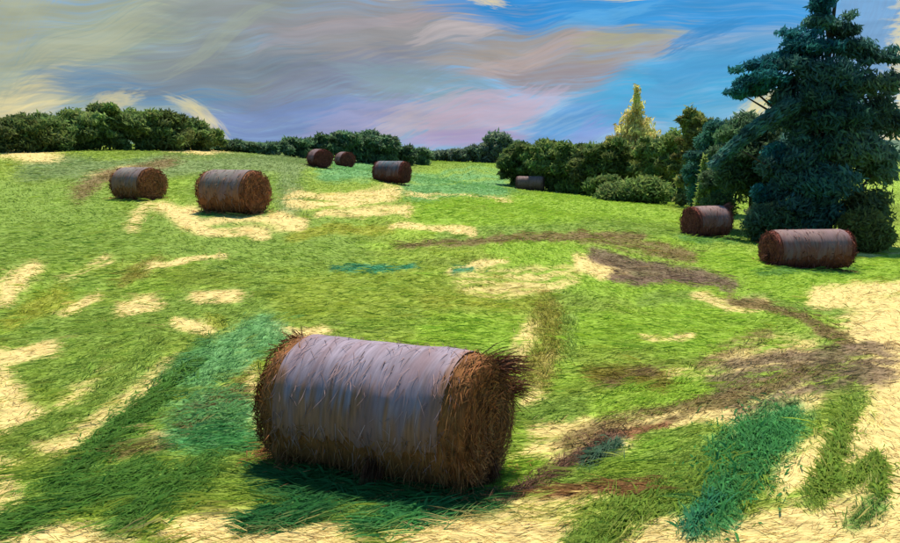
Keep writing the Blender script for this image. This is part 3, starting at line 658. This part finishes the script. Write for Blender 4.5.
# ------------------------------------------------------------------ trees
def leaves_mesh(name, cen, rad, n, leaf, col, parent, seed, stretch=3.2, dirv=None, origin=(0, 0, 0)):
    """foliage: many leaf sprays spread through lobes (cen, rad arrays)"""
    g = np.random.default_rng(seed); cen = np.array(cen, float); rad = np.array(rad, float)
    vol = rad.prod(1) ** .67; k = g.choice(len(cen), n, p=vol / vol.sum())
    d = g.normal(0, 1, (n, 3)); d /= np.linalg.norm(d, axis=1)[:, None]
    t = g.uniform(0, 1, n) ** .42; t = t * (.9 + .25 * g.random(n)) * np.where(g.random(n) < .07, g.uniform(1, 1.35, n), 1)
    p = cen[k] + d * rad[k] * t[:, None]
    lobe_c = g.uniform(.75, 1.25, (len(cen), 1)) * g.normal(1, .05, (len(cen), 3))
    c = np.array(col) * lobe_c[k] * g.uniform(.7, 1.35, (n, 1)) * g.normal(1, .06, (n, 3))
    a = g.normal(0, 1, (n, 3)) if dirv is None else np.array(dirv) + g.normal(0, .7, (n, 3))
    if dirv is None: a = a + d * .6
    a /= np.linalg.norm(a, axis=1)[:, None]
    b = np.cross(a, g.normal(0, 1, (n, 3))); b /= np.linalg.norm(b, axis=1)[:, None]
    s = leaf * g.uniform(.5, 1.3, (n, 1)); L_ = a * s * stretch * .5; w = b * s * .5
    v = np.stack([p - L_, p + w, p + L_, p - w], 1).reshape(-1, 3) - np.array(origin)
    q = np.arange(n)[:, None] * 4 + np.arange(4)
    return mesh_np(name, v, q, None, np.repeat(np.clip(c, .004, 1), 4, 0), M_leaf, parent)
def trunk_mesh(parent, h, r, limbs, seed):
    """tapered trunk with limbs reaching to given points (local)"""
    g = np.random.default_rng(seed); V = []; Q = []; n0 = 0
    def tube(pts, r0, r1, m=7):
        nonlocal n0
        pts = np.array(pts, float); K = len(pts)
        for i, p in enumerate(pts):
            rr = r0 + (r1 - r0) * i / (K - 1); a = np.linspace(0, 2 * math.pi, m, endpoint=False)
            dv = pts[min(i + 1, K - 1)] - pts[max(i - 1, 0)]; dv /= np.linalg.norm(dv) + 1e-9
            x = np.cross(dv, [0.3, 1, 0.1]); x /= np.linalg.norm(x); y = np.cross(dv, x)
            V.append(p + rr * (np.cos(a)[:, None] * x + np.sin(a)[:, None] * y))
        for i in range(K - 1):
            for j in range(m): Q.append((n0 + i * m + j, n0 + i * m + (j + 1) % m, n0 + (i + 1) * m + (j + 1) % m, n0 + (i + 1) * m + j))
        n0 += K * m
    pts = [np.array([0, 0, -.15])] + [np.array([g.normal(0, .03) * h * t, g.normal(0, .03) * h * t, h * t]) for t in np.linspace(.08, 1, 7)]
    tube(pts, r * 1.25, r * .25, 9)
    for lp in limbs:
        lp = np.array(lp, float); t0 = np.clip(lp[2] / h - .22, .12, .9); b = np.array([np.interp(t0 * h, [q[2] for q in pts], [q[i] for q in pts]) for i in range(3)])
        tube([b, b * .5 + lp * .5 + [0, 0, -.05 * h * g.random()], lp], r * .5 * (1 - t0 * .5), r * .08, 5)
    return mesh_np('trunk', np.concatenate(V), np.array(Q), None, None, M_bark, parent, True)
def tree(name, label, cat, group, px, base, top, hw, d, col, shape='round', n=3500, leaf=None, seed=0, dirv=None, low=.12, stretch=3.4, pw=1.6):
    g = np.random.default_rng(1000 + seed)
    x, y, _ = at(px, base, d); z = float(height(np.array([x]), np.array([y]))[0])
    zt = at(px, top, d)[2]; H = zt - z; w = hw * d / F
    e = empty(name, (x, y, z)); cen = []; rad = []
    if shape == 'round':
        k = 16
        for i in range(k):
            a = g.uniform(0, 2 * math.pi); t = g.uniform(0, 1); zc = H * (low + .12 + (0.78 - low) * t)
            prof = math.sqrt(max(.05, 1 - ((t - .42) / .62) ** 2)); rr = w * prof * g.uniform(.3, .75)
            s = w * g.uniform(.3, .46); cen.append((math.cos(a) * rr, math.sin(a) * rr, zc)); rad.append((s, s, min(s * .8, H * .2)))
        cen.append((0, 0, H * .55)); rad.append((w * .6, w * .6, H * .32)); cen.append((g.normal(0, w * .15), 0, H * .84)); rad.append((w * .42, w * .42, H * .15))
        for i in range(15):
            a = g.uniform(0, 2 * math.pi); s = w * g.uniform(.08, .24); q_ = g.uniform(.25, 1.0); cen.append((math.cos(a) * w * (1.1 - .5 * q_), math.sin(a) * w * .7, H * (.2 + .75 * q_))); rad.append((s * 1.5, s, s * .8))
    elif shape == 'bush':
        for i in range(14):
            a = g.uniform(0, 2 * math.pi); rr = w * g.uniform(.1, .75); s = w * g.uniform(.22, .4)
            zc = H * g.uniform(.25, .72) * (1 - .35 * rr / w); cen.append((math.cos(a) * rr, math.sin(a) * rr * .7, zc)); rad.append((s, s, min(s, H * .28)))
        cen.append((0, 0, H * .42)); rad.append((w * .7, w * .6, H * .4))
    elif shape == 'cone':
        for i in range(20):
            t = i / 19; zc = H * (low + (.95 - low) * t); s = w * (1 - t) ** pw * .62 + .03 * w
            for j in range(2):
                a = g.uniform(0, 2 * math.pi); o = s * .45; cen.append((math.cos(a) * o, math.sin(a) * o, zc)); rad.append((s, s, max(H * .045, s * .35)))
        cen.append((0, 0, H * .975)); rad.append((w * .07, w * .07, H * .05))
    org = (0, 0, 0)
    leaf = leaf or max(.09, 1.9 * d / F); n = int(n * 2.1)
    limbs = [cen[i] for i in g.choice(len(cen), 6)]
    trunk_mesh(e, H * (.9 if shape == 'cone' else .7), max(.06, H * .022), limbs, seed)
    leaves_mesh('crown', cen, rad, n, leaf, col, e, 2000 + seed, stretch, dirv)
    tag(e, label, cat, group); return e, H, w
DG = np.array(lin(114, 134, 76)); DG2 = np.array(lin(98, 126, 92)); OL = np.array(lin(134, 140, 80)); TEAL = np.array(lin(70, 120, 106)); FAR = np.array(lin(112, 130, 108))
g1 = 'hillside tree line on the left'
ords = ['leftmost', 'second', 'third', 'fourth', 'fifth', 'sixth', 'seventh', 'eighth', 'ninth', 'tenth', 'eleventh']
for i, (p, t, hw, d) in enumerate([(8, 118, 26, 68), (44, 115, 28, 70), (80, 111, 26, 74), (110, 104, 20, 76), (136, 111, 24, 78), (164, 113, 24, 80), (188, 119, 20, 84), (207, 130, 15, 86)]):
    tree('broadleaf_tree', f'dark green tree on the left hillside, {ords[i]} counting from the left edge', 'tree', g1, p, 151, t, hw * 1.2, d, DG * (.72 + .6 * ((i * 7) % 5) / 5), 'round', 3600, seed=i, low=-.05)
for i, (p, t, hw, d) in enumerate([(226, 142, 15, 92), (250, 145, 16, 94), (274, 143, 15, 95), (298, 139, 15, 97), (322, 136, 14, 99), (346, 133, 15, 101), (370, 130, 17, 103), (386, 136, 12, 104), (402, 146, 13, 108), (420, 150, 11, 112)]):
    tree('hedge_tree', f'low dark tree in the far hedge behind the small bales, {ords[i]} from its left end'.replace('leftmost from its left end', 'at its left end'), 'tree', 'far hedge on the skyline', p, 163, t, hw * 1.2, d, DG2 * (.75 + .55 * ((i * 3) % 4) / 4), 'round', 2200, seed=20 + i, low=-.1)
for i, (p, t, hw, lb) in enumerate([(440, 152, 13, 'faint far tree where the field meets the sky, furthest left of its row'), (458, 150, 13, 'faint far tree on the skyline, second of its row'), (478, 145, 14, 'sloping far tree just left of the round skyline tree'),
     (498, 131, 17, 'round topped far tree standing highest in the dip of the skyline'), (517, 142, 13, 'far tree tucked between the round tree and the right hedge')]):
    tree('far_tree', lb, 'tree', 'far trees in the dip', p, 165, t, hw, 148, FAR * (.8 + .1 * i), 'round', 1800, seed=40 + i, low=-.1)
for i, (p, t, hw, d, b) in enumerate([(519, 142, 17, 94, 188), (543, 140, 19, 92, 188), (568, 144, 20, 90, 189), (592, 142, 20, 88, 191), (612, 136, 20, 86, 194), (655, 136, 20, 84, 198), (676, 128, 18, 80, 202)]):
    tree('hedge_tree', f'dense green tree in the right hand hedge, {ords[i]} counting from the middle of the picture'.replace('leftmost counting from', 'nearest to'), 'tree', 'right hand hedge', p, b, t, hw * 1.15, d, DG * (.75 + .5 * ((i * 3) % 4) / 4), 'round', 4200, seed=50 + i, low=-.1)
tree('pointed_tree', 'pale yellow green pointed tree rising above the right hedge', 'tree', None, 634, 180, 86, 60, 101, np.array(lin(206, 198, 122)), 'cone', 12000, seed=60, low=.05, dirv=(.25, 0, 1), leaf=.17, pw=1.15)
tree('low_shrub', 'low rounded olive shrub in front of the right hedge', 'shrub', None, 642, 207, 172, 44, 66, DG * .95, 'bush', 5000, seed=61)
tree('low_shrub', 'small dark shrub at the left end of the low olive shrub', 'shrub', None, 606, 192, 170, 24, 80, DG * .8, 'bush', 2600, seed=62)
tree('broadleaf_tree', 'upright olive green tree left of the dark trees', 'tree', None, 693, 208, 106, 21, 62, OL * .9, 'round', 6500, seed=163, low=-.05)
tree('broadleaf_tree', 'blue green tree between the upright olive tree and the giant conifer', 'tree', None, 718, 214, 120, 34, 55, TEAL * .85, 'round', 10000, seed=64, low=-.05)
tree('sapling', 'slender sapling coloured pale green as if sunlit against the blue green tree', 'sapling', None, 702, 222, 158, 10, 48, np.array(lin(140, 160, 84)), 'cone', 1800, seed=65, leaf=.18, dirv=(.3, 0, 1))  # sunlight carried by the paler leaf colour
tree('broadleaf_tree', 'dark tree filling the space under the giant conifer on its left', 'tree', None, 750, 238, 116, 46, 46, DG2 * .8, 'round', 16000, seed=66, low=-.1)
tree('low_shrub', 'olive green bush at the foot of the trees behind the long bale', 'shrub', None, 862, 246, 200, 34, 39, OL * .8, 'bush', 5000, seed=69)
tree('low_shrub', 'dark bush at the foot of the trees between the two right hand bales', 'shrub', None, 770, 240, 200, 40, 40, DG2 * .8, 'bush', 5000, seed=70)

def great_tree(label, px, base, d, seed):
    """old spreading conifer: a leader, ragged drooping boughs, each bough a mass of sprays (photo row and column, half sizes, depth offset, tone)"""
    g = np.random.default_rng(seed)
    x, y, _ = at(px, base, d); z = float(height(np.array([x]), np.array([y]))[0]); s = d / F
    o = np.array([x, y, z]); e = empty('great_conifer', o)
    A = np.array(lin(68, 106, 98)); B_ = np.array(lin(90, 114, 98)); T_ = np.array(lin(42, 104, 110)); S_ = np.array(lin(112, 138, 134)); O_lit = np.array(lin(104, 118, 78))  # the olive tone paints sunlit patches into two low boughs
    M_ = [(824, -12, 8, 15, 0, T_), (822, 6, 11, 12, 0, T_), (820, 22, 16, 10, 0, A), (840, 30, 18, 8, .3, A), (800, 38, 16, 7, .3, T_), (812, 46, 28, 11, -.4, T_), (850, 48, 32, 11, .4, A), (878, 56, 16, 8, 0, A),
          (786, 60, 26, 10, .2, T_), (764, 68, 20, 7, -.3, T_), (772, 80, 24, 9, -.6, T_), (746, 84, 16, 6, 0, T_), (738, 92, 9, 4, .3, T_), (822, 74, 40, 17, -.9, A), (862, 84, 30, 18, -.4, B_), (890, 84, 8, 12, .2, B_), (802, 98, 24, 18, -.8, A),
          (836, 112, 36, 22, -1.3, A), (874, 116, 22, 26, -.2, B_), (894, 128, 7, 14, .2, B_), (796, 126, 18, 17, -.6, A), (852, 146, 36, 24, -1.4, B_), (808, 152, 32, 20, -1.2, A), (780, 156, 14, 13, -.2, T_), (880, 164, 20, 26, -.5, B_),
          (832, 182, 42, 22, -1.7, A), (788, 186, 26, 18, -1.0, A), (866, 210, 32, 20, -1.2, O_lit), (814, 216, 42, 18, -1.5, A), (768, 214, 30, 16, -.6, O_lit), (836, 150, 34, 60, 1.3, A), (756, 92, 9, 4, .6, T_), (786, 106, 9, 6, .4, T_), (762, 196, 12, 9, -.4, T_)]
    limbs = []
    for (cx, cy, rx, ry, dd, c) in M_:
        p = at(cx, cy, d + dd) - o; limbs.append(p)
        k = 7; cen = p + g.normal(0, .45, (k, 3)) * np.array([rx * s, .8, ry * s]); cen = np.r_[[p], cen]
        rad = np.c_[np.full(k + 1, rx * s * .42), np.full(k + 1, .7), np.full(k + 1, ry * s * .5)]; rad[0] *= 1.6
        area = rx * ry
        sgn = np.sign(cx - 822) * .5
        leaves_mesh('bough', cen, rad, int(420 + area * 4.6), .10, c * g.uniform(.75, 1.4), e, int(g.integers(1e6)), 3.4, (sgn, 0, -.7))
    # long bough sweeping down to the left, sunlight put into its paler colour
    t = np.linspace(0, 1, 12); cx = 788 - 74 * t; cy = 108 + 56 * t ** 1.2; cen = at(cx, cy, d - 1.6) - o; rad = np.c_[10 * s * (1 - .4 * t), 12 * s * (1 - .4 * t), 8 * s * (1 - .4 * t)]
    leaves_mesh('bough', cen, rad, 3000, .10, A * 1.25, e, 991, 3.6, (-1.6, 0, -1.2))['label'] = 'bough sweeping down to the left, painted sunlit in pale blue green'
    limbs.append(cen[8])
    trunk_mesh(e, at(px, 2, d)[2] - z, .30, [l for l in limbs if l[2] > 1.5], seed)
    tag(e, label, 'tree'); return e
great_tree('giant dark conifer on the right with its tip leaving the top of the picture', 824, 243, 42, 77)

# ------------------------------------------------------------------ far hills
def ridge(px0, px1, d, crest, seed, col):
    xs = np.linspace((px0 - 450) / F * d, (px1 - 450) / F * d, 120); ys = np.linspace(-90, 120, 24)
    XX, YY = np.meshgrid(xs, ys, indexing='ij')
    t = np.clip(1 - (YY / np.where(YY < 0, 90, 120)) ** 2, 0, 1); hh = np.interp(XX, [(p - 450) / F * d for p, _ in crest], [(HZ - q) / F * d + CAMH for _, q in crest])
    Z = -1 + (hh + 1) * t * (.9 + .2 * vnoise(XX * .02 + 50, YY * .02 + 50, seed)); v = np.stack([XX, YY + d, Z], -1).reshape(-1, 3)
    i = (np.arange(119)[:, None] * 24 + np.arange(23)[None]).ravel()
    c = np.array(col) * (.7 + .6 * vnoise(v[:, 0] * .08 + 99, v[:, 1] * .05 + 99, seed + 1))[:, None]
    tag(mesh_np('hill', v, np.c_[i, i + 24, i + 25, i + 1], None, c, M_ground, smooth=True), kind='structure')
ridge(-200, 1200, 420, [(-200, 130), (100, 132), (300, 146), (430, 151), (560, 146), (760, 140), (1200, 140)], 31, lin(84, 108, 84))
